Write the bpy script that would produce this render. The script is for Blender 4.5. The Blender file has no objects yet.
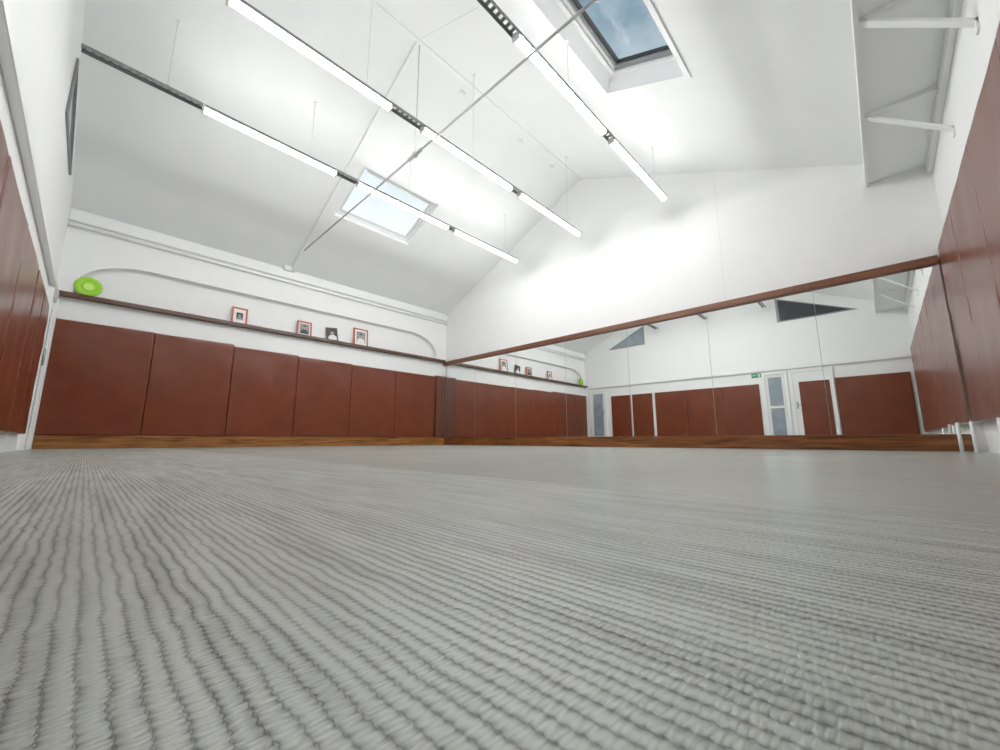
import bpy, bmesh, math, random
from mathutils import Vector, Matrix
random.seed(4)
sc=bpy.context.scene
COL=sc.collection
try:
    sc.view_settings.view_transform='Standard'; sc.view_settings.look='None'
    sc.view_settings.exposure=-0.02; sc.view_settings.gamma=1.13
except Exception: pass

# ------------------------------------------------------------ dimensions
XA=-7.56; XD=0.69; YB=5.93; YC=-0.50
XR=-3.5985; ZR=4.99; S=0.45
ALF=math.atan(S)
def roof(x): return ZR-S*abs(x-XR)

# ------------------------------------------------------------ materials
def newmat(name):
    m=bpy.data.materials.new(name); m.use_nodes=True
    nt=m.node_tree; b=nt.nodes['Principled BSDF']
    return m,nt,b
def simple(name,col,rough=.5,metal=0,noise=.04,nscale=6,bump=0,bscale=60,spec=.5,emit=None,es=0):
    m,nt,b=newmat(name); N=nt.nodes; L=nt.links
    tc=N.new('ShaderNodeNewGeometry'); n=N.new('ShaderNodeTexNoise'); n.inputs['Scale'].default_value=nscale; n.inputs['Detail'].default_value=4
    L.new(tc.outputs['Position'],n.inputs['Vector'])
    mr=N.new('ShaderNodeMapRange'); mr.inputs['From Min'].default_value=.25; mr.inputs['From Max'].default_value=.75
    mr.inputs['To Min'].default_value=1-noise; mr.inputs['To Max'].default_value=1+noise
    L.new(n.outputs['Fac'],mr.inputs['Value'])
    mx=N.new('ShaderNodeVectorMath'); mx.operation='SCALE'; mx.inputs[0].default_value=col
    L.new(mr.outputs['Result'],mx.inputs['Scale']); L.new(mx.outputs['Vector'],b.inputs['Base Color'])
    b.inputs['Roughness'].default_value=rough; b.inputs['Metallic'].default_value=metal
    b.inputs['Specular IOR Level'].default_value=spec
    if bump:
        n2=N.new('ShaderNodeTexNoise'); n2.inputs['Scale'].default_value=bscale; n2.inputs['Detail'].default_value=5
        L.new(tc.outputs['Position'],n2.inputs['Vector'])
        bp=N.new('ShaderNodeBump'); bp.inputs['Strength'].default_value=bump; bp.inputs['Distance'].default_value=.01
        L.new(n2.outputs['Fac'],bp.inputs['Height']); L.new(bp.outputs['Normal'],b.inputs['Normal'])
    if emit:
        b.inputs['Emission Color'].default_value=(*emit,1); b.inputs['Emission Strength'].default_value=es
    return m
M_wall=simple('white_paint',(.87,.875,.87),.6,noise=.012,bump=.10,bscale=90)
M_ceil=simple('ceiling_paint',(.87,.88,.88),.7,noise=.02,nscale=2,bump=.08,bscale=120)
M_trimw=simple('white_gloss_paint',(.86,.865,.86),.35,noise=.01)
M_grey=simple('grey_paint',(.6,.61,.61),.5)
M_metal=simple('galvanised_metal',(.42,.43,.44),.4,metal=.7,noise=.1,nscale=30)
M_dark=simple('grey_rail',(.20,.205,.21),.4,metal=.2,noise=.3,nscale=40)
M_steelw=simple('painted_steel',(.60,.61,.61),.4)
M_tie=simple('grey_steel',(.42,.43,.43),.4)
M_pad=simple('brown_vinyl',(.140,.027,.009),.29,noise=.14,nscale=4,bump=.22,bscale=11,spec=.45)
M_padD=simple('brown_vinyl_pale',(.140,.031,.013),.31,noise=.14,nscale=3.5,bump=.22,bscale=11,spec=.5)
M_padedge=simple('dark_vinyl',(.095,.020,.008),.4)
M_lamp=simple('led_diffuser',(1,1,1),.5,emit=(1,1,.995),es=45)
M_winframe=simple('window_grey_aluminium',(.20,.215,.225),.4,noise=.05)
M_glassdark=simple('dark_glass',(.02,.025,.03),.08,noise=.3,nscale=3)
M_glassblue=simple('pale_glass',(.26,.31,.36),.1,noise=.25,nscale=4)
M_lime=simple('lime_plastic',(.28,.64,.006),.35,noise=.05)
M_limed=simple('lime_pale',(.56,.82,.14),.4)
M_red=simple('orange_red_frame_paint',(.46,.070,.014),.4)
M_black=simple('black_paint',(.015,.015,.017),.4)
M_paper=simple('paper',(.82,.81,.79),.6,noise=.02)
M_photo=simple('grey_print',(.25,.25,.25),.5,noise=.4,nscale=30)
M_photod=simple('dark_print',(.02,.02,.025),.5,noise=.3,nscale=40)
M_skin=simple('sepia_print',(.34,.28,.24),.5,noise=.1,nscale=40)
M_green=simple('sign_green',(.0,.28,.09),.4)
M_plastic=simple('white_plastic',(.75,.76,.75),.4)
M_base=simple('subfloor',(.12,.11,.10),.8)

def wood(name,c1,c2,rough,axis,sc_=1.0):
    m,nt,b=newmat(name); N=nt.nodes;L=nt.links
    g=N.new('ShaderNodeNewGeometry'); mp=N.new('ShaderNodeMapping')
    s=[14,14,14]; s[axis]=.9
    mp.inputs['Scale'].default_value=[v*sc_ for v in s]
    L.new(g.outputs['Position'],mp.inputs['Vector'])
    n=N.new('ShaderNodeTexNoise'); n.inputs['Scale'].default_value=1.6; n.inputs['Detail'].default_value=7; n.inputs['Distortion'].default_value=1.2
    L.new(mp.outputs['Vector'],n.inputs['Vector'])
    cr=N.new('ShaderNodeValToRGB'); cr.color_ramp.elements[0].position=.33; cr.color_ramp.elements[0].color=(*c1,1)
    cr.color_ramp.elements[1].position=.68; cr.color_ramp.elements[1].color=(*c2,1)
    L.new(n.outputs['Fac'],cr.inputs['Fac']); L.new(cr.outputs['Color'],b.inputs['Base Color'])
    b.inputs['Roughness'].default_value=rough
    return m
M_woodA=wood('varnished_wood_a',(.09,.024,.006),(.40,.155,.037),.22,1)
M_woodB=wood('varnished_wood_b',(.07,.019,.005),(.28,.09,.022),.22,0)
M_trimA=wood('dark_wood_a',(.055,.015,.007),(.12,.034,.015),.35,1)
M_trimB=wood('dark_wood_b',(.10,.029,.010),(.20,.066,.025),.35,0)

def mirror_mat():
    m,nt,b=newmat('mirror_silver')
    b.inputs['Base Color'].default_value=(.93,.95,.94,1); b.inputs['Metallic'].default_value=1; b.inputs['Roughness'].default_value=.0
    return m
M_mirror=mirror_mat()
def glass_mat():
    m=bpy.data.materials.new('clear_glazing'); m.use_nodes=True; nt=m.node_tree; N=nt.nodes; L=nt.links
    N.remove(N['Principled BSDF']); out=N['Material Output']
    t=N.new('ShaderNodeBsdfTransparent'); t.inputs['Color'].default_value=(.92,.95,.96,1)
    g=N.new('ShaderNodeBsdfGlossy'); g.inputs['Roughness'].default_value=.12
    lw=N.new('ShaderNodeLayerWeight'); pw=N.new('ShaderNodeMath'); pw.operation='POWER'; pw.inputs[1].default_value=4; L.new(lw.outputs['Facing'],pw.inputs[0])
    ml=N.new('ShaderNodeMath'); ml.operation='MULTIPLY_ADD'; ml.inputs[1].default_value=.5; ml.inputs[2].default_value=.004; L.new(pw.outputs[0],ml.inputs[0])
    mx=N.new('ShaderNodeMixShader'); L.new(ml.outputs[0],mx.inputs[0]); L.new(t.outputs[0],mx.inputs[1]); L.new(g.outputs[0],mx.inputs[2]); L.new(mx.outputs[0],out.inputs['Surface'])
    return m
M_glass=glass_mat()

def tatami(name,depth,contrast,rough,bright,patch):
    m,nt,b=newmat(name); N=nt.nodes;L=nt.links
    def math_(op,a,b_=None,c=None):
        n=N.new('ShaderNodeMath'); n.operation=op
        for i,v in enumerate((a,b_,c)):
            if v is None: continue
            if isinstance(v,(int,float)): n.inputs[i].default_value=v
            else: L.new(v,n.inputs[i])
        return n.outputs[0]
    def noise(scale,detail,vec=(1,1,1)):
        mp=N.new('ShaderNodeMapping'); mp.inputs['Scale'].default_value=vec; L.new(g.outputs['Position'],mp.inputs['Vector'])
        n=N.new('ShaderNodeTexNoise'); n.inputs['Scale'].default_value=scale; n.inputs['Detail'].default_value=detail; L.new(mp.outputs[0],n.inputs['Vector']); return n.outputs[0]
    g=N.new('ShaderNodeNewGeometry'); sp=N.new('ShaderNodeSeparateXYZ'); L.new(g.outputs['Position'],sp.inputs[0])
    X,Y=sp.outputs[0],sp.outputs[1]
    n1=noise(26,3); n2=noise(1,4,(480,55,55)); n4=noise(1,3,(6,80,1)); n5=noise(1,3,(2.5,26,1))
    P=.0100;Q=.0034
    row0=math_('FLOOR',math_('DIVIDE',Y,P))
    ph=math_('ADD',math_('MULTIPLY',row0,2.1),math_('MULTIPLY',n1,10.0))
    zz=math_('SINE',math_('ADD',math_('MULTIPLY',X,math.pi/Q),ph))
    y2=math_('ADD',Y,math_('ADD',math_('MULTIPLY',math_('SUBTRACT',n1,.5),.008),math_('MULTIPLY',zz,.0006)))
    row=math_('DIVIDE',y2,P)
    h1=math_('POWER',math_('ABSOLUTE',math_('SINE',math_('MULTIPLY',row,math.pi))),.6)
    th=math_('ABSOLUTE',math_('SINE',math_('ADD',math_('MULTIPLY',X,math.pi/Q),math_('ADD',math_('MULTIPLY',row0,1.05),math_('MULTIPLY',n1,10.0)))))
    h=math_('MULTIPLY',h1,math_('ADD',.80,math_('MULTIPLY',th,.20)))
    h=math_('ADD',math_('MULTIPLY',h,.74),math_('MULTIPLY',n2,.62))
    h=math_('ADD',h,math_('MULTIPLY',n4,.75))
    bp=N.new('ShaderNodeBump'); bp.inputs['Strength'].default_value=1; bp.inputs['Distance'].default_value=depth
    L.new(h,bp.inputs['Height']); L.new(bp.outputs['Normal'],b.inputs['Normal'])
    cr=N.new('ShaderNodeValToRGB'); e=cr.color_ramp.elements
    hi=Vector((.405,.440,.393))*bright; lo=hi*(1-contrast)
    e[0].position=.42; e[0].color=(*lo,1); e[1].position=1.0; e[1].color=(*hi,1)
    L.new(math_('ADD',math_('MULTIPLY',h,.70),math_('MULTIPLY',math_('SUBTRACT',n5,.5),.55)),cr.inputs['Fac'])
    n3=noise(1.3,6)
    mr=N.new('ShaderNodeMapRange'); mr.inputs['From Min'].default_value=.3; mr.inputs['From Max'].default_value=.7; mr.inputs['To Min'].default_value=1-patch; mr.inputs['To Max'].default_value=1+patch; L.new(n3,mr.inputs['Value'])
    vm=N.new('ShaderNodeVectorMath'); vm.operation='SCALE'; L.new(cr.outputs[0],vm.inputs[0]); L.new(mr.outputs[0],vm.inputs['Scale'])
    L.new(vm.outputs[0],b.inputs['Base Color'])
    b.inputs['Roughness'].default_value=rough
    return m
M_tat=tatami('woven_tatami_vinyl',.00072,.80,.26,1.16,.08)
M_tat2=tatami('worn_tatami_vinyl',.00020,.32,.22,.98,.07)

# ------------------------------------------------------------ helpers
def reg(o,parent=None,label=None,cat=None,kind=None,group=None,mat=None):
    if mat: o.data.materials.append(mat)
    COL.objects.link(o)
    if parent is not None:
        o.parent=parent
        o.matrix_parent_inverse=parent.matrix_basis.inverted()
    if label:o['label']=label
    if cat:o['category']=cat
    if kind:o['kind']=kind
    if group:o['group']=group
    return o
def mesh_from(name,verts,faces,smooth=False):
    me=bpy.data.meshes.new(name); me.from_pydata(verts,[],faces); me.update()
    if smooth:
        for p in me.polygons:p.use_smooth=True
    return bpy.data.objects.new(name,me)
def finish_bm(name,bm,smooth=False):
    me=bpy.data.meshes.new(name); bm.normal_update(); bm.to_mesh(me); bm.free()
    if smooth:
        for p in me.polygons:p.use_smooth=True
    return bpy.data.objects.new(name,me)
def box(name,x0,x1,y0,y1,z0,z1,mat,bevel=0,basemode='base',**kw):
    bm=bmesh.new(); bmesh.ops.create_cube(bm,size=1)
    c=Vector(((x0+x1)/2,(y0+y1)/2,z0 if basemode=='base' else (z0+z1)/2))
    for v in bm.verts:
        v.co=Vector((v.co.x*(x1-x0),v.co.y*(y1-y0),v.co.z*(z1-z0)+((z1-z0)/2 if basemode=='base' else 0)))
    if bevel: bmesh.ops.bevel(bm,geom=bm.edges[:],offset=bevel,segments=2,affect='EDGES')
    o=finish_bm(name,bm); o.location=c
    return reg(o,mat=mat,**kw)
def obox(name,org,ux,uy,uz,d,mat,bevel=0,**kw):
    bm=bmesh.new(); bmesh.ops.create_cube(bm,size=1)
    for v in bm.verts:
        v.co=Vector([ (d[i][0]+d[i][1])/2+v.co[i]*(d[i][1]-d[i][0]) for i in range(3)])
    if bevel: bmesh.ops.bevel(bm,geom=bm.edges[:],offset=bevel,segments=2,affect='EDGES')
    o=finish_bm(name,bm)
    m=Matrix((ux,uy,uz)).transposed().to_4x4(); m.translation=org
    o.matrix_basis=m
    return reg(o,mat=mat,**kw)
def rod(name,p0,p1,r,mat,seg=12,**kw):
    p0=Vector(p0);p1=Vector(p1); d=p1-p0; L_=d.length
    bm=bmesh.new(); bmesh.ops.create_cone(bm,cap_ends=True,segments=seg,radius1=r,radius2=r,depth=L_)
    o=finish_bm(name,bm,True)
    q=d.to_track_quat('Z','Y'); m=q.to_matrix().to_4x4(); m.translation=(p0+p1)/2
    o.matrix_basis=m
    return reg(o,mat=mat,**kw)
def empty(name,loc,**kw):
    o=bpy.data.objects.new(name,None); o.empty_display_size=.1; o.location=loc
    return reg(o,**kw)

# ------------------------------------------------------------ shell
box('floor',XA-.3,XD+.2,YC-.2,YB+.2,-.14,-.04,M_base,kind='structure')
def prism_y(name,pts,y0,y1,mat):
    n=len(pts); v=[(x,y0,z) for x,z in pts]+[(x,y1,z) for x,z in pts]
    f=[list(range(n)),list(range(2*n-1,n-1,-1))]+[[i,i+n,(i+1)%n+n,(i+1)%n] for i in range(n)]
    o=mesh_from(name,v,f); return reg(o,mat=mat,kind='structure')
gable=[(XA-.3,-.14),(XD+.2,-.14),(XD+.2,3.6),(XD+.2,roof(XD)+.3),(XR,ZR+.3),(XA-.3,roof(XA)+.3)]
prism_y('wall_back',gable,YB,YB+.15,M_wall)
prism_y('wall_front',gable,YC-.15,YC,M_wall)
box('wall_right',XD,XD+.15,YC-.1,YB+.1,-.14,3.4,M_wall,kind='structure')

def arch_wall():
    y0,y1=YC-.1,YB+.1; z0,z1=-.14,3.45
    n0,n1=-.34,5.62; nb=1.99; nt_=2.57
    rx,rz=.75,.42
    prof=[(n0,nb)]
    for i in range(0,17):
        a=math.pi-(math.pi/2)*i/16; prof.append((n0+rx+rx*math.cos(a),nt_-rz+rz*math.sin(a)))
    for i in range(0,17):
        a=math.pi/2-(math.pi/2)*i/16; prof.append((n1-rx+rx*math.cos(a),nt_-rz+rz*math.sin(a)))
    prof.append((n1,nb))
    v=[];f=[]
    def V(x,y,z): v.append((x,y,z)); return len(v)-1
    def quad(y_0,z_0,y_1,z_1,x=XA): f.append([V(x,y_0,z_0),V(x,y_1,z_0),V(x,y_1,z_1),V(x,y_0,z_1)])
    quad(y0,z0,y1,nb); quad(y0,nb,n0,z1); quad(n1,nb,y1,z1)
    for (a,b) in zip(prof[:-1],prof[1:]):
        if b[0]-a[0]>1e-6: f.append([V(XA,a[0],a[1]),V(XA,b[0],b[1]),V(XA,b[0],z1),V(XA,a[0],z1)])
    D=.10
    cy=(n0+n1)/2
    def ins(p,t): 
        return (p[0]+(cy-p[0])*.012*t, p[1]-.035*t*(1 if p[1]>nb+.01 else 0))
    for (a,b) in zip(prof[:-1],prof[1:]):
        for k in range(3):
            t0,t1=k/3,(k+1)/3
            dd=lambda t: D*math.sin(t*math.pi/2)
            A0,B0,A1,B1=ins(a,1-math.cos(t0*math.pi/2)),ins(b,1-math.cos(t0*math.pi/2)),ins(a,1-math.cos(t1*math.pi/2)),ins(b,1-math.cos(t1*math.pi/2))
            f.append([V(XA-dd(t0),*A0),V(XA-dd(t0),*B0),V(XA-dd(t1),*B1),V(XA-dd(t1),*A1)])
    f.append([V(XA,n0,nb),V(XA,n1,nb),V(XA-D,n1,nb),V(XA-D,n0,nb)])
    quad(n0-.05,nb-.05,n1+.05,nt_+.05,XA-D)
    quad(y0,z0,y1,z1,XA-.25)
    return reg(mesh_from('wall_left',v,f),mat=M_wall,kind='structure')
arch_wall()

HY0,HY1=2.45,3.88
HA=(-6.20,-5.25); HD=(-1.94,-1.06)
EX=0.20
DPD=.26;DPA=.10
def slope(side):
    v=[];f=[]
    def V(x,y,up=0):
        nx=(-math.sin(ALF) if side=='A' else math.sin(ALF)); v.append((x+nx*up,y,roof(x)+math.cos(ALF)*up)); return len(v)-1
    xs=[XA-.3,HA[0],HA[1],XR] if side=='A' else [XR,HD[0],HD[1],EX]
    ys=[YC-.1,HY0,HY1,YB+.1]
    for i in range(3):
        for j in range(3):
            if i==1 and j==1: continue
            f.append([V(xs[i],ys[j]),V(xs[i+1],ys[j]),V(xs[i+1],ys[j+1]),V(xs[i],ys[j+1])])
    dp=DPD if side=='D' else DPA
    c=[(xs[1],HY0),(xs[2],HY0),(xs[2],HY1),(xs[1],HY1)]
    for k in range(4):
        a,b=c[k],c[(k+1)%4]
        f.append([V(*a),V(*b),V(*b,dp),V(*a,dp)])
    for i in range(3):
        for j in range(3):
            if i==1 and j==1: continue
            f.append([V(xs[i],ys[j],dp),V(xs[i+1],ys[j],dp),V(xs[i+1],ys[j+1],dp),V(xs[i],ys[j+1],dp)])
    return v,f
v1,f1=slope('A'); v2,f2=slope('D')
n=len(v1); v=v1+v2; f=f1+[[i+n for i in q] for q in f2]
n=len(v); ze=roof(EX); zs=3.03
v+=[(EX,YC-.1,ze),(EX,YB+.1,ze),(EX,YB+.1,zs),(EX,YC-.1,zs),(XD+.1,YB+.1,zs),(XD+.1,YC-.1,zs)]
f+=[[n,n+1,n+2,n+3],[n+3,n+2,n+4,n+5]]
reg(mesh_from('ceiling',v,f),mat=M_ceil,kind='structure')
box('trim_1',EX-.03,EX+.0,YC,YB,2.99,3.12,M_trimw,kind='structure',bevel=.004)
box('trim_2',EX-.02,EX+.0,YC,YB,ze-.05,ze+.0,M_trimw,kind='structure',bevel=.004)
box('trim_3',XD-.04,XD,YC,YB,2.93,3.03,M_trimw,kind='structure',bevel=.004)
box('trim_4',XA,XA+.05,YC,YB,3.02,3.16,M_trimw,kind='structure',bevel=.01)
box('trim_5',XR-.03,XR+.03,YC,YB,ZR-.027,ZR-.01,M_ceil,kind='structure')
box('trim_6',XA,XD,YC,YC+.05,1.90,1.98,M_trimw,kind='structure',bevel=.006)
box('trim_7',XA,XA+.16,YC,YC+.06,0,1.9,M_trimw,kind='structure',bevel=.01)
box('trim_8',-1.3712,-1.3688,YB-.002,YB+.01,2.0,roof(-1.37),M_grey,kind='structure')

box('baseboard_left',XA,XA+.085,YC+.06,YB-.05,0,.17,M_woodA,bevel=.006,kind='structure')
box('baseboard_back',XA+.085,.60,YB-.07,YB,0,.165,M_woodB,bevel=.006,kind='structure')
box('shelf_ledge',XA-.09,XA+.11,YC+.02,YB-.09,1.965,2.02,M_trimA,bevel=.005,label='long dark brown wooden ledge running above the wall pads',cat='shelf')
box('trim_9',XA+.0,.605,YB-.08,YB,1.90,1.99,M_trimB,bevel=.006,kind='structure')

YT=2.30
for sgn,nm in ((1,'trim_10'),(-1,'trim_11')):
    if sgn==1:
        org=Vector((XA,YT,roof(XA))); ux=Vector((math.cos(ALF),0,math.sin(ALF))); uz=Vector((-math.sin(ALF),0,math.cos(ALF)))
        L_=(XR-XA)/math.cos(ALF)
    else:
        org=Vector((EX,YT,roof(EX))); ux=Vector((-math.cos(ALF),0,math.sin(ALF))); uz=Vector((math.sin(ALF),0,math.cos(ALF)))
        L_=(EX-XR)/math.cos(ALF)
    w_=.04 if sgn==1 else .02
    obox(nm,org,ux,Vector((0,1,0)) if sgn==1 else Vector((0,-1,0)),uz,((0,L_),(-w_,w_),(-.035 if sgn==1 else -.005,.02)),M_ceil,kind='structure')

# ------------------------------------------------------------ skylights
def skylight(side,idx):
    H_=HA if side=='A' else HD
    if side=='A':
        org=Vector((H_[0],HY0,roof(H_[0]))); ux=Vector((math.cos(ALF),0,math.sin(ALF))); uy=Vector((0,1,0)); dp=DPA
    else:
        org=Vector((H_[1],HY1,roof(H_[1]))); ux=Vector((-math.cos(ALF),0,math.sin(ALF))); uy=Vector((0,-1,0)); dp=DPD
    uz=ux.cross(uy)
    W=(H_[1]-H_[0])/math.cos(ALF); L_=HY1-HY0
    root=empty(f'window_{idx}',org,kind='structure')
    def fr(name,ins,w,c0,c1,mat):
        m=Matrix((ux,uy,uz)).transposed().to_4x4(); m.translation=org
        o_=[(ins,ins),(W-ins,ins),(W-ins,L_-ins),(ins,L_-ins)]; k=ins+w
        i_=[(k,k),(W-k,k),(W-k,L_-k),(k,L_-k)]
        vs=[(*p,c0) for p in o_]+[(*p,c1) for p in o_]+[(*p,c1) for p in i_]+[(*p,c0) for p in i_]
        fs=[]
        for q in range(4):
            r=(q+1)%4
            for s_ in range(4):
                t_=(s_+1)%4; fs.append([s_*4+q,s_*4+r,t_*4+r,t_*4+q])
        o=mesh_from(name,vs,fs); o.matrix_basis=m
        return reg(o,mat=mat,parent=root)
    D_=side=='D'
    fr('frame',.0,.055 if D_ else .05,dp-.08 if D_ else dp-.03,dp+.03,M_trimw)
    fr('sash',.055 if D_ else .05,.065 if D_ else .03,dp-.05 if D_ else dp-.02,dp+.02,M_winframe if D_ else M_plastic)
    fr('gasket',.12 if D_ else .08,.012 if D_ else .008,dp-.03 if D_ else dp-.015,dp+.01,M_black if D_ else M_grey)
    g0=.125 if D_ else .085
    o=mesh_from('glass',[(g0,g0,dp-.01),(W-g0,g0,dp-.01),(W-g0,L_-g0,dp-.01),(g0,L_-g0,dp-.01)],[[0,1,2,3]])
    m=Matrix((ux,uy,uz)).transposed().to_4x4(); m.translation=org; o.matrix_basis=m; reg(o,mat=M_glass,parent=root)
    obox('ventilation_bar',org,ux,uy,uz,((W-.10,W-.065),(.12,L_-.12),(dp-.065,dp-.05)),M_steelw,parent=root)
    if D_: fr('lining',-.045,.05,-.012,.004,M_trimw)
skylight('A',1); skylight('D',2)

def tri_window(idx,pts,mat):
    y=YC+.002
    root=empty(f'window_{idx}',(pts[0][0],YC,pts[0][1]),kind='structure')
    o=mesh_from('glass',[(x,y+.006,z) for x,z in pts],[[0,1,2]]); reg(o,mat=mat,parent=root)
    cx=sum(p[0] for p in pts)/3; cz=sum(p[1] for p in pts)/3
    inn=[(x+(cx-x)*.08,z+(cz-z)*.08) for x,z in pts]; out=[(x+(x-cx)*.03,z+(z-cz)*.03) for x,z in pts]
    vv=[(x,y,z) for x,z in out]+[(x,y+.02,z) for x,z in out]+[(x,y+.02,z) for x,z in inn]+[(x,y,z) for x,z in inn]
    ff=[]
    for i in range(3):
        j=(i+1)%3
        ff+=[[i,j,j+3,i+3],[i+3,j+3,j+6,i+6],[i+6,j+6,j+9,i+9]]
    reg(mesh_from('frame',vv,ff),mat=M_winframe,parent=root)
tri_window(3,[(-1.68,3.17),(-1.68,3.80),(-.14,3.17)],M_glassdark)
tri_window(4,[(-5.30,3.20),(-5.30,3.80),(-6.55,3.20)],M_glassblue)

# ------------------------------------------------------------ tatami mats
xs=[XA+.085,-5.5,-3.5,-1.5,.5,XD]; ys=[YC,-.17,.83,1.83,2.83,3.83,4.83,YB-.07]
for j in range(len(ys)-1):
    for i in range(len(xs)-1):
        g=.0005
        near=j<2
        box('tatami_mat',xs[i]+g,xs[i+1]-g,ys[j]+g,ys[j+1]-g,-.04,0,M_tat if near else M_tat2,bevel=.0015,
            label='grey-green judo mat with a deep woven tatami texture' if near else 'smoother worn grey-green judo mat laid on the floor',cat='mat',group='tatami mats covering the floor')

# ------------------------------------------------------------ wall pads
def pad(axis,face,a0,a1,z0,z1,th,mat,label,group,name='wall_pad'):
    W=a1-a0-.004;Hh=z1-z0
    ed=[0,.004,.010,.02,.04]
    us=[e for e in ed]+[.04+(W-.08)*k/16 for k in range(1,16)]+[W-e for e in reversed(ed)]
    ws=[e for e in ed]+[.04+(Hh-.08)*k/24 for k in range(1,24)]+[Hh-e for e in reversed(ed)]
    nu,nv=len(us)-1,len(ws)-1
    vs=[];fs=[]; idx={}
    ph=[random.uniform(0,6.28) for _ in range(6)]
    for j in range(nv+1):
        for i in range(nu+1):
            x=us[i];z=ws[j];uu=x/W;ww=z/Hh
            k=min(x,W-x,z,Hh-z)
            edge=math.sqrt(max(0,1-(1-min(1,k/.014))**2))
            wav=.0050*math.sin(5*uu+ph[0]+2*ww)*math.sin(7*ww+ph[1])+.0032*math.sin(13*uu+ph[2])*math.sin(4*ww+ph[3])
            wav+=.0034*math.sin(31*ww+ph[4])*max(0,1-min(x,W-x)/.12)
            idx[i,j]=len(vs); vs.append((x-W/2,th-.012*(1-edge)+wav*min(1,k/.03),z))
    for j in range(nv):
        for i in range(nu): fs.append([idx[i,j],idx[i+1,j],idx[i+1,j+1],idx[i,j+1]])
    ring=[idx[i,0] for i in range(nu+1)]+[idx[nu,j] for j in range(1,nv+1)]+[idx[i,nv] for i in range(nu-1,-1,-1)]+[idx[0,j] for j in range(nv-1,0,-1)]
    b=[]
    for r in ring:
        x,_,z=vs[r]; b.append(len(vs)); vs.append((x,0,z))
    m=len(ring)
    for k in range(m): fs.append([ring[(k+1)%m],ring[k],b[k],b[(k+1)%m]])
    fs.append(b)
    mid=(a0+a1)/2
    def T(p):
        u,d,z=p
        if axis=='x+': return (d,u,z)
        if axis=='x-': return (-d,-u,z)
        if axis=='y+': return (-u,d,z)
        if axis=='y-': return (u,-d,z)
    o=mesh_from(name,[T(p) for p in vs],fs,smooth=True)
    bmx=bmesh.new(); bmx.from_mesh(o.data); bmesh.ops.recalc_face_normals(bmx,faces=bmx.faces[:]); bmx.to_mesh(o.data); bmx.free()
    if axis=='x+': o.location=(face-th,mid,z0)
    if axis=='x-': o.location=(face+th,mid,z0)
    if axis=='y+': o.location=(mid,face-th,z0)
    if axis=='y-': o.location=(mid,face+th,z0)
    return reg(o,mat=mat,label=label,cat='wall pad',group=group)
LA='reddish-brown vinyl padded panel fixed above the wooden baseboard'
ya=[-.49,.53,1.52,2.52,3.53,4.53,5.60]
zt=[1.66,1.655,1.625,1.61,1.60,1.60]
for i in range(6): pad('x+',-7.50,ya[i] if i else -.46,ya[i+1],.172,zt[i],.055,M_pad,LA,'brown pads below the ledge')
pad('x+',-7.46,5.60,YB-.04,.172,1.62,.095,M_padedge,'narrow dark brown padded strip beside the mirror wall','corner strip')
LD='tall reddish-brown vinyl padded panel raised on white legs'
yd=[-.46,.9,1.9,2.9,3.9,4.9,YB-.006]
for i in range(6): pad('x-',.62,yd[i],yd[i+1],.27,2.09,.065,M_padD,LD,'tall pads on the side wall')
LC='reddish-brown vinyl padded panel on the entrance wall'
for a,b_ in ((-6.55,-5.86),(-5.80,-5.14),(-5.05,-4.10),(-4.09,-3.12),(-3.11,-2.25),(-.70,.56)):
    pad('y+',YC+.055,a,b_,.17,1.58,.05,M_pad,LC,'brown pads on the entrance wall')

# ------------------------------------------------------------ doors on front wall
def door(idx,x0,x1,h,glass):
    root=empty(f'door_{idx}',((x0+x1)/2,YC,0),kind='structure')
    w=.06
    box('frame',x0,x0+w,YC,YC+.05,0,h,M_trimw,parent=root)
    box('frame',x1-w,x1,YC,YC+.05,0,h,M_trimw,parent=root)
    box('frame',x0+w,x1-w,YC,YC+.05,h-w,h,M_trimw,parent=root)
    box('leaf',x0+w,x1-w,YC,YC+.03,0,h-w,M_trimw if not glass else M_plastic,parent=root)
    return root
d1=door(1,-7.36,-6.75,1.86,True)
box('glass',-7.24,-6.87,YC+.03,YC+.035,.25,1.70,M_glassblue,parent=d1)
rod('handle',(-6.84,YC+.06,.95),(-6.84,YC+.06,1.15),.01,M_metal,parent=d1)
d2=door(2,-2.17,-1.62,1.86,True)
box('glass',-2.04,-1.75,YC+.03,YC+.035,.20,1.72,M_glassblue,parent=d2)
box('glazing_bar',-2.05,-1.74,YC+.03,YC+.04,.92,.98,M_trimw,parent=d2)
d3=door(3,-1.58,-.72,1.86,False)
box('kick_pad',-1.40,-.80,YC+.03,YC+.05,.17,1.55,M_pad,bevel=.008,parent=d3)
box('handle_plate',-1.49,-1.45,YC+.03,YC+.036,.88,1.06,M_metal,parent=d3)
rod('handle',(-1.47,YC+.055,.98),(-1.41,YC+.055,.98),.01,M_metal,parent=d3)

ex=box('exit_sign',-2.40,-2.18,YC,YC+.015,1.76,1.87,M_green,bevel=.002,label='green and white emergency exit sign above the pads',cat='sign')
av=[(-.03,0,-.008),(.035,0,-.008),(.035,0,-.025),(.075,0,0),(.035,0,.025),(.035,0,.008),(-.03,0,.008)]
o=mesh_from('arrow',[(-2.31-x,YC+.0165,1.815+z) for x,_,z in av],[[0,1,2,3,4,5,6]]); reg(o,mat=M_paper,parent=ex)
box('door_symbol',-2.25,-2.21,YC+.0155,YC+.0165,1.775,1.855,M_paper,parent=ex)

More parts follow.
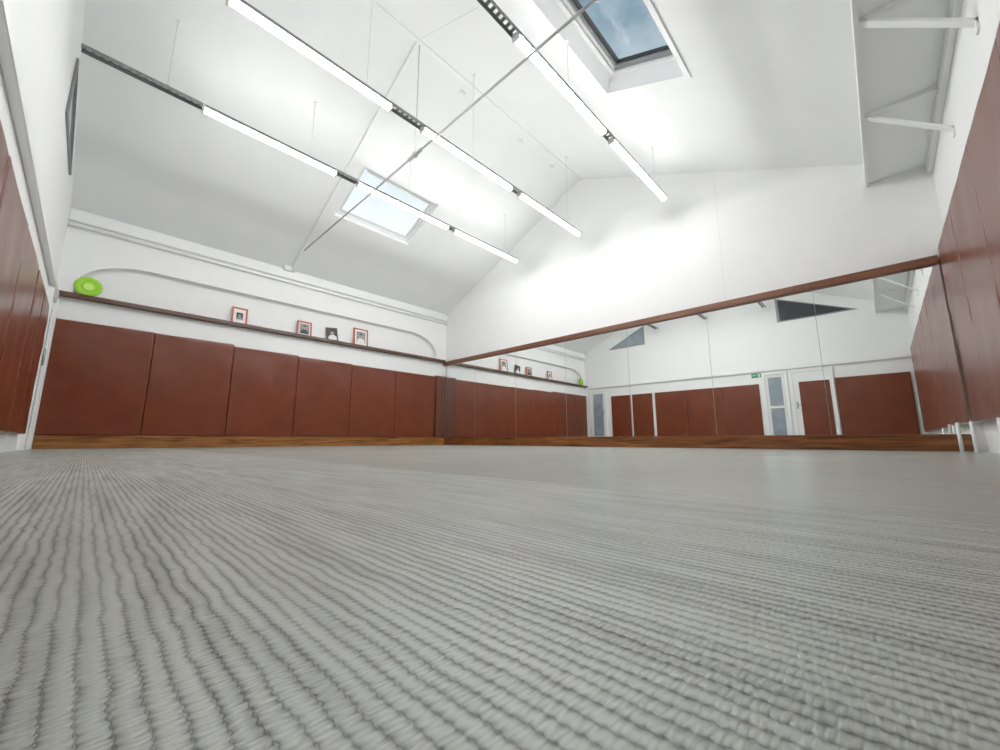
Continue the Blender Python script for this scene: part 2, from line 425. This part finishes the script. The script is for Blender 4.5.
# ------------------------------------------------------------ mirrors
mx=[XA+.10,-6.45,-5.24,-4.03,-2.82,-1.62,-.43,.607]
for i in range(7):
    box('wall_mirror',mx[i]+.002,mx[i+1]-.002,YB-.035,YB-.028,.167,1.90,M_mirror,
        label='tall frameless mirror panel between baseboard and wooden rail',cat='mirror',group='mirror panels along the gable wall')
box('mirror_backing',XA+.11,.605,YB-.026,YB,.167,1.90,M_plastic,label='white backing board behind the mirror panels',cat='board')

# ------------------------------------------------------------ suspended light tracks
def light_track(x,y0,y1,tubes,zt=3.58):
    F=1.0236
    x*=F; y1*=F; tubes=[(a*F,b*F) for a,b in tubes]
    root=empty('light_track',(x,y0,zt),label='long suspended grey rail with white linear LED lamps on thin wires',cat='ceiling light',group='suspended light tracks')
    vs=[];fs=[];xx=[(-.038,.012),(-.038,.05),(-.024,.05),(.024,.05),(.038,.05),(.038,.012)]
    n=int((y1-y0)/.03); n-=(n+1)%2
    for k in range(n+1):
        yy=y0+(y1-y0)*k/n
        for dx,dz in xx: vs.append((x+dx,yy,zt+dz))
    for k in range(n):
        for q in range(5):
            if q==2 and k%2==1: continue
            a=k*6+q; fs.append([a,a+1,a+7,a+6])
    o=mesh_from('rail',vs,fs)
    so=o.modifiers.new('solid','SOLIDIFY'); so.thickness=.003
    reg(o,mat=M_dark,parent=root)
    for a,b in tubes:
        bm=bmesh.new()
        pts=[]
        for i in range(9):
            t=math.pi*i/8; pts.append((x-.036*math.cos(t),zt+.008-.034*math.sin(t)))
        pts=[(x-.036,zt+.012)]+pts+[(x+.036,zt+.012)]
        va=[bm.verts.new((p[0],a,p[1])) for p in pts]; vb=[bm.verts.new((p[0],b,p[1])) for p in pts]
        n=len(pts)
        for i in range(n): bm.faces.new([va[i],va[(i+1)%n],vb[(i+1)%n],vb[i]])
        bm.faces.new(va[::-1]); bm.faces.new(vb)
        bmesh.ops.recalc_face_normals(bm,faces=bm.faces[:])
        o=finish_bm('lamp_diffuser',bm); reg(o,mat=M_lamp,parent=root)
        box('end_cap',x-.038,x+.038,a-.02,a,zt-.026,zt+.045,M_plastic,parent=root)
        box('end_cap',x-.038,x+.038,b,b+.02,zt-.026,zt+.045,M_plastic,parent=root)
    for yy in (y0+.6,y0+2.0,y0+3.45,y1-.35):
        if yy<y1:
            rod('suspension_wire',(x,yy,zt+.05),(x,yy,roof(x)-.002),.0024,M_steelw,seg=6,parent=root)
            box('wire_clip',x-.015,x+.015,yy-.015,yy+.015,zt+.05,zt+.08,M_steelw,parent=root)
            box('ceiling_plate',x-.018,x+.018,yy-.018,yy+.018,roof(x)-.02,roof(x)-.004,M_ceil,parent=root)
    return root
light_track(-4.72,-.44,5.38,[(.46,1.83),(2.15,3.66),(3.82,5.34)])
light_track(-3.30,-.44,5.36,[(.38,1.78),(2.20,3.63),(3.83,5.32)])
light_track(-1.88,-.44,5.36,[(.45,1.40),(2.16,3.61),(3.81,5.32)])

# ------------------------------------------------------------ tie rod
ZT=3.42
tie=empty('tie_rod',(XR,YT,ZT),label='slender grey steel tie rod with central turnbuckle spanning the room',cat='tie rod')
rod('rod',(XA+.02,YT,ZT),(XR-.06,YT,ZT),.012,M_tie,parent=tie)
rod('rod',(XR+.06,YT,ZT),(EX-.01,YT,ZT),.012,M_tie,parent=tie)
rod('turnbuckle',(XR-.13,YT,ZT),(XR+.13,YT,ZT),.022,M_tie,parent=tie)
rod('hanger',(XR,YT,ZT),(XR,YT,ZR-.06),.008,M_steelw,parent=tie)
bm=bmesh.new(); bmesh.ops.create_uvsphere(bm,u_segments=16,v_segments=10,radius=.036)
o=finish_bm('joint',bm,True); o.location=(XR,YT,ZT); reg(o,mat=M_tie,parent=tie)
box('anchor_plate',XA,XA+.05,YT-.09,YT+.09,ZT-.12,ZT+.1,M_trimw,bevel=.01,parent=tie)
jb=box('junction_box',XA+.0,XA+.09,YT-.16,YT-.04,3.16,3.30,M_plastic,bevel=.01,label='small white junction box on the wall beneath the tie rod',cat='junction box')

pp=rod('wall_pipe',(XA+.03,YC+.005,2.955),(XA+.03,YB-.005,2.955),.016,M_trimw,kind='structure')  # white pipe running along the left wall below the eave, not a moulding
for yy,xx in ((3.1,XR-.12),(4.35,XR-.12),(5.2,XR-.12)):
    box('ceiling_box',xx-.03,xx+.03,yy-.04,yy+.04,roof(xx)-.045,roof(xx)-.008,M_ceil,bevel=.010,label='small white junction box fixed beside the roof ridge',cat='junction box',group='ridge junction boxes')

# ------------------------------------------------------------ brackets on wall D
def bracket(y):
    r=empty('wall_bracket',(XD,y,2.65),label='white steel triangular bracket beneath the boxed soffit',cat='bracket',group='white wall brackets')
    box('arm',EX+.0,XD,y-.03,y+.03,2.99,3.03,M_trimw,bevel=.003,parent=r)
    p0=Vector((EX+.02,y,3.0)); p1=Vector((XD,y,2.60)); d=p1-p0; ux=d.normalized(); uy=Vector((0,1,0)); uz=ux.cross(uy)
    obox('strut',p0,ux,uy,uz,((0,d.length),(-.03,.03),(-.008,.008)),M_trimw,parent=r)
    box('strut_flange',XD-.012,XD,y-.03,y+.03,2.54,2.62,M_trimw,parent=r)
for y in (1.15,2.30,3.45,4.60): bracket(y)
def leg(x,y,h=.268):
    r=empty('pad_support',(x,y,0),label='slim white steel leg supporting the tall brown wall pads',cat='leg',group='white legs under the tall pads')
    rod('post',(x,y,0),(x,y,h),.013,M_trimw,parent=r)
    rod('arm',(x-.01,y,h-.006),(.66,y,h-.006),.003,M_steelw,seg=8,parent=r)
leg(.50,5.60); leg(.555,5.30); leg(.61,4.55); leg(.61,3.4)

# ------------------------------------------------------------ things on the ledge
ZS=2.02
def picture(y,w,h,kind,fmat,tilt=0):
    x=XA-.03
    root=empty('picture_frame',(x,y,ZS),cat='picture frame',group='framed portraits on the ledge')
    lab={'a':'red frame around a small dark portrait with wide white mount','b':'red frame around a black and white portrait of a person','c':'small unframed dark photograph leaning crookedly on the ledge','d':'large red frame around a portrait of a person in white'}[kind]
    root['label']=lab
    t=.026; d=.018
    parts=[]
    if kind!='c':
        o_=[(-w/2,0),(w/2,0),(w/2,h),(-w/2,h)]; i_=[(-w/2+t,t),(w/2-t,t),(w/2-t,h-t),(-w/2+t,h-t)]
        vs=[(-d/2,*p) for p in o_]+[(d/2,*p) for p in o_]+[(d/2,*p) for p in i_]+[(-d/2,*p) for p in i_]
        fs=[]
        for q in range(4):
            r=(q+1)%4
            for s_ in range(4):
                t_=(s_+1)%4; fs.append([s_*4+q,s_*4+r,t_*4+r,t_*4+q])
        parts.append((mesh_from('frame',vs,fs),fmat))
    def flat(name,yz,off,mat):
        parts.append((mesh_from(name,[(off,a,b) for a,b in yz],[list(range(len(yz)))]),mat))
    def ell(cy,cz,ry,rz,n=20): return [(cy+ry*math.cos(2*math.pi*i/n),cz+rz*math.sin(2*math.pi*i/n)) for i in range(n)]
    bb=[(-w/2+.004,.004),(w/2-.004,.004),(w/2-.004,h-.004),(-w/2+.004,h-.004)]
    flat('backing',bb,-.004,M_black)
    m=t if kind!='c' else .006
    flat('mount',[(-w/2+m,m),(w/2-m,m),(w/2-m,h-m),(-w/2+m,h-m)],.0,M_photod if kind=='c' else M_paper)
    iw,ih={'a':(.42,.42),'b':(.66,.68),'c':(.86,.86),'d':(.62,.66)}[kind]
    iw*=w/2;ih*=h/2;cz=h/2
    flat('print',[(-iw,cz-ih),(iw,cz-ih),(iw,cz+ih),(-iw,cz+ih)],.002,{'a':M_photod,'b':M_photo,'c':M_photod,'d':M_photo}[kind])
    sh=[(-iw*.85,cz-ih),(iw*.85,cz-ih),(iw*.8,cz-ih*.45),(iw*.3,cz-ih*.15),(-iw*.3,cz-ih*.15),(-iw*.8,cz-ih*.45)]
    flat('portrait_shoulders',sh,.003,{'a':M_photo,'b':M_photod,'c':M_paper,'d':M_paper}[kind])
    flat('portrait_head',ell(0,cz+ih*.22,iw*.36,ih*.42),.004,M_skin)
    flat('portrait_hair',[(a,b) for a,b in ell(0,cz+ih*.42,iw*.37,ih*.26) if b>cz+ih*.38],.005,M_photod)
    lean=math.radians(-6)
    mm=Matrix.Translation((x,y,ZS+.002+(.015 if tilt else 0)))@Matrix.Rotation(lean,4,'Y')@Matrix.Rotation(math.radians(tilt),4,'X')
    for o,mt in parts:
        o.matrix_basis=mm; reg(o,mat=mt,parent=root)
picture(1.565,.23,.30,'a',M_red)
picture(2.61,.26,.29,'b',M_red)
picture(3.15,.23,.27,'c',M_black,tilt=7)
picture(3.73,.31,.38,'d',M_red)
def disc():
    k_=.88
    prof=[(0,.008),(.06,.008),(.064,.005),(.095,.005),(.100,.007),(.13,.006),(.150,.002),(.155,-.002),(.146,-.004),(.135,-.003),(.12,.001),(0,.001)]
    prof=[(r*k_,h) for r,h in prof]
    n=48; vs=[];fs=[]
    for r,h in prof:
        for i in range(n):
            a=2*math.pi*i/n; vs.append((h,r*math.cos(a),r*math.sin(a)))
    for k in range(len(prof)-1):
        for i in range(n):
            j=(i+1)%n; fs.append([k*n+i,k*n+j,(k+1)*n+j,(k+1)*n+i])
    o=mesh_from('flying_disc',vs,fs,True)
    loc=Vector((XA+.015,-.21,ZS+.139)); rot=Matrix.Rotation(math.radians(-3),4,'Y')
    o.matrix_basis=Matrix.Translation(loc)@rot
    reg(o,mat=M_lime,label='lime green round plastic disc leaning at the end of the ledge',cat='disc')
    vs=[(.0090,.050*math.cos(2*math.pi*i/n),.050*math.sin(2*math.pi*i/n)) for i in range(n)]
    e=mesh_from('printed_centre',vs,[list(range(n))]); e.matrix_basis=o.matrix_basis.copy()
    COL.objects.link(e); e.data.materials.append(M_limed); e.parent=o; e.matrix_parent_inverse=o.matrix_basis.inverted()
disc()

# ------------------------------------------------------------ world
w=bpy.data.worlds.new('sky'); sc.world=w; w.use_nodes=True; nt=w.node_tree; N=nt.nodes; L=nt.links
bg=N['Background']; tc=N.new('ShaderNodeTexCoord'); sp=N.new('ShaderNodeSeparateXYZ'); L.new(tc.outputs['Generated'],sp.inputs[0])
nz=N.new('ShaderNodeTexNoise'); nz.inputs['Scale'].default_value=12; nz.inputs['Detail'].default_value=7; L.new(tc.outputs['Generated'],nz.inputs['Vector'])
ad=N.new('ShaderNodeMath'); ad.operation='MULTIPLY_ADD'; ad.inputs[1].default_value=-.20; L.new(nz.outputs[0],ad.inputs[0]); 
ad2=N.new('ShaderNodeMath'); ad2.operation='ADD'; ad2.inputs[1].default_value=.10; L.new(sp.outputs[2],ad2.inputs[0]); L.new(ad2.outputs[0],ad.inputs[2])
cr=N.new('ShaderNodeValToRGB'); e=cr.color_ramp.elements
e[0].position=.40; e[0].color=(.60,.63,.63,1); e[1].position=.80; e[1].color=(.075,.135,.180,1)
x=cr.color_ramp.elements.new(.62); x.color=(.40,.45,.47,1)
L.new(ad.outputs[0],cr.inputs['Fac']); L.new(cr.outputs[0],bg.inputs['Color']); bg.inputs['Strength'].default_value=2.0

# ------------------------------------------------------------ camera
cam=bpy.data.cameras.new('camera'); co=bpy.data.objects.new('camera',cam); COL.objects.link(co)
cam.sensor_fit='HORIZONTAL'; cam.sensor_width=36; cam.lens=394.4*36/1000; cam.clip_start=.01; cam.clip_end=200
cam.dof.use_dof=True; cam.dof.focus_distance=2.0; cam.dof.aperture_fstop=20
co.location=(0,0,.1076)
co.rotation_euler=(math.radians(90+9.386),0,math.radians(43.92))
sc.camera=co
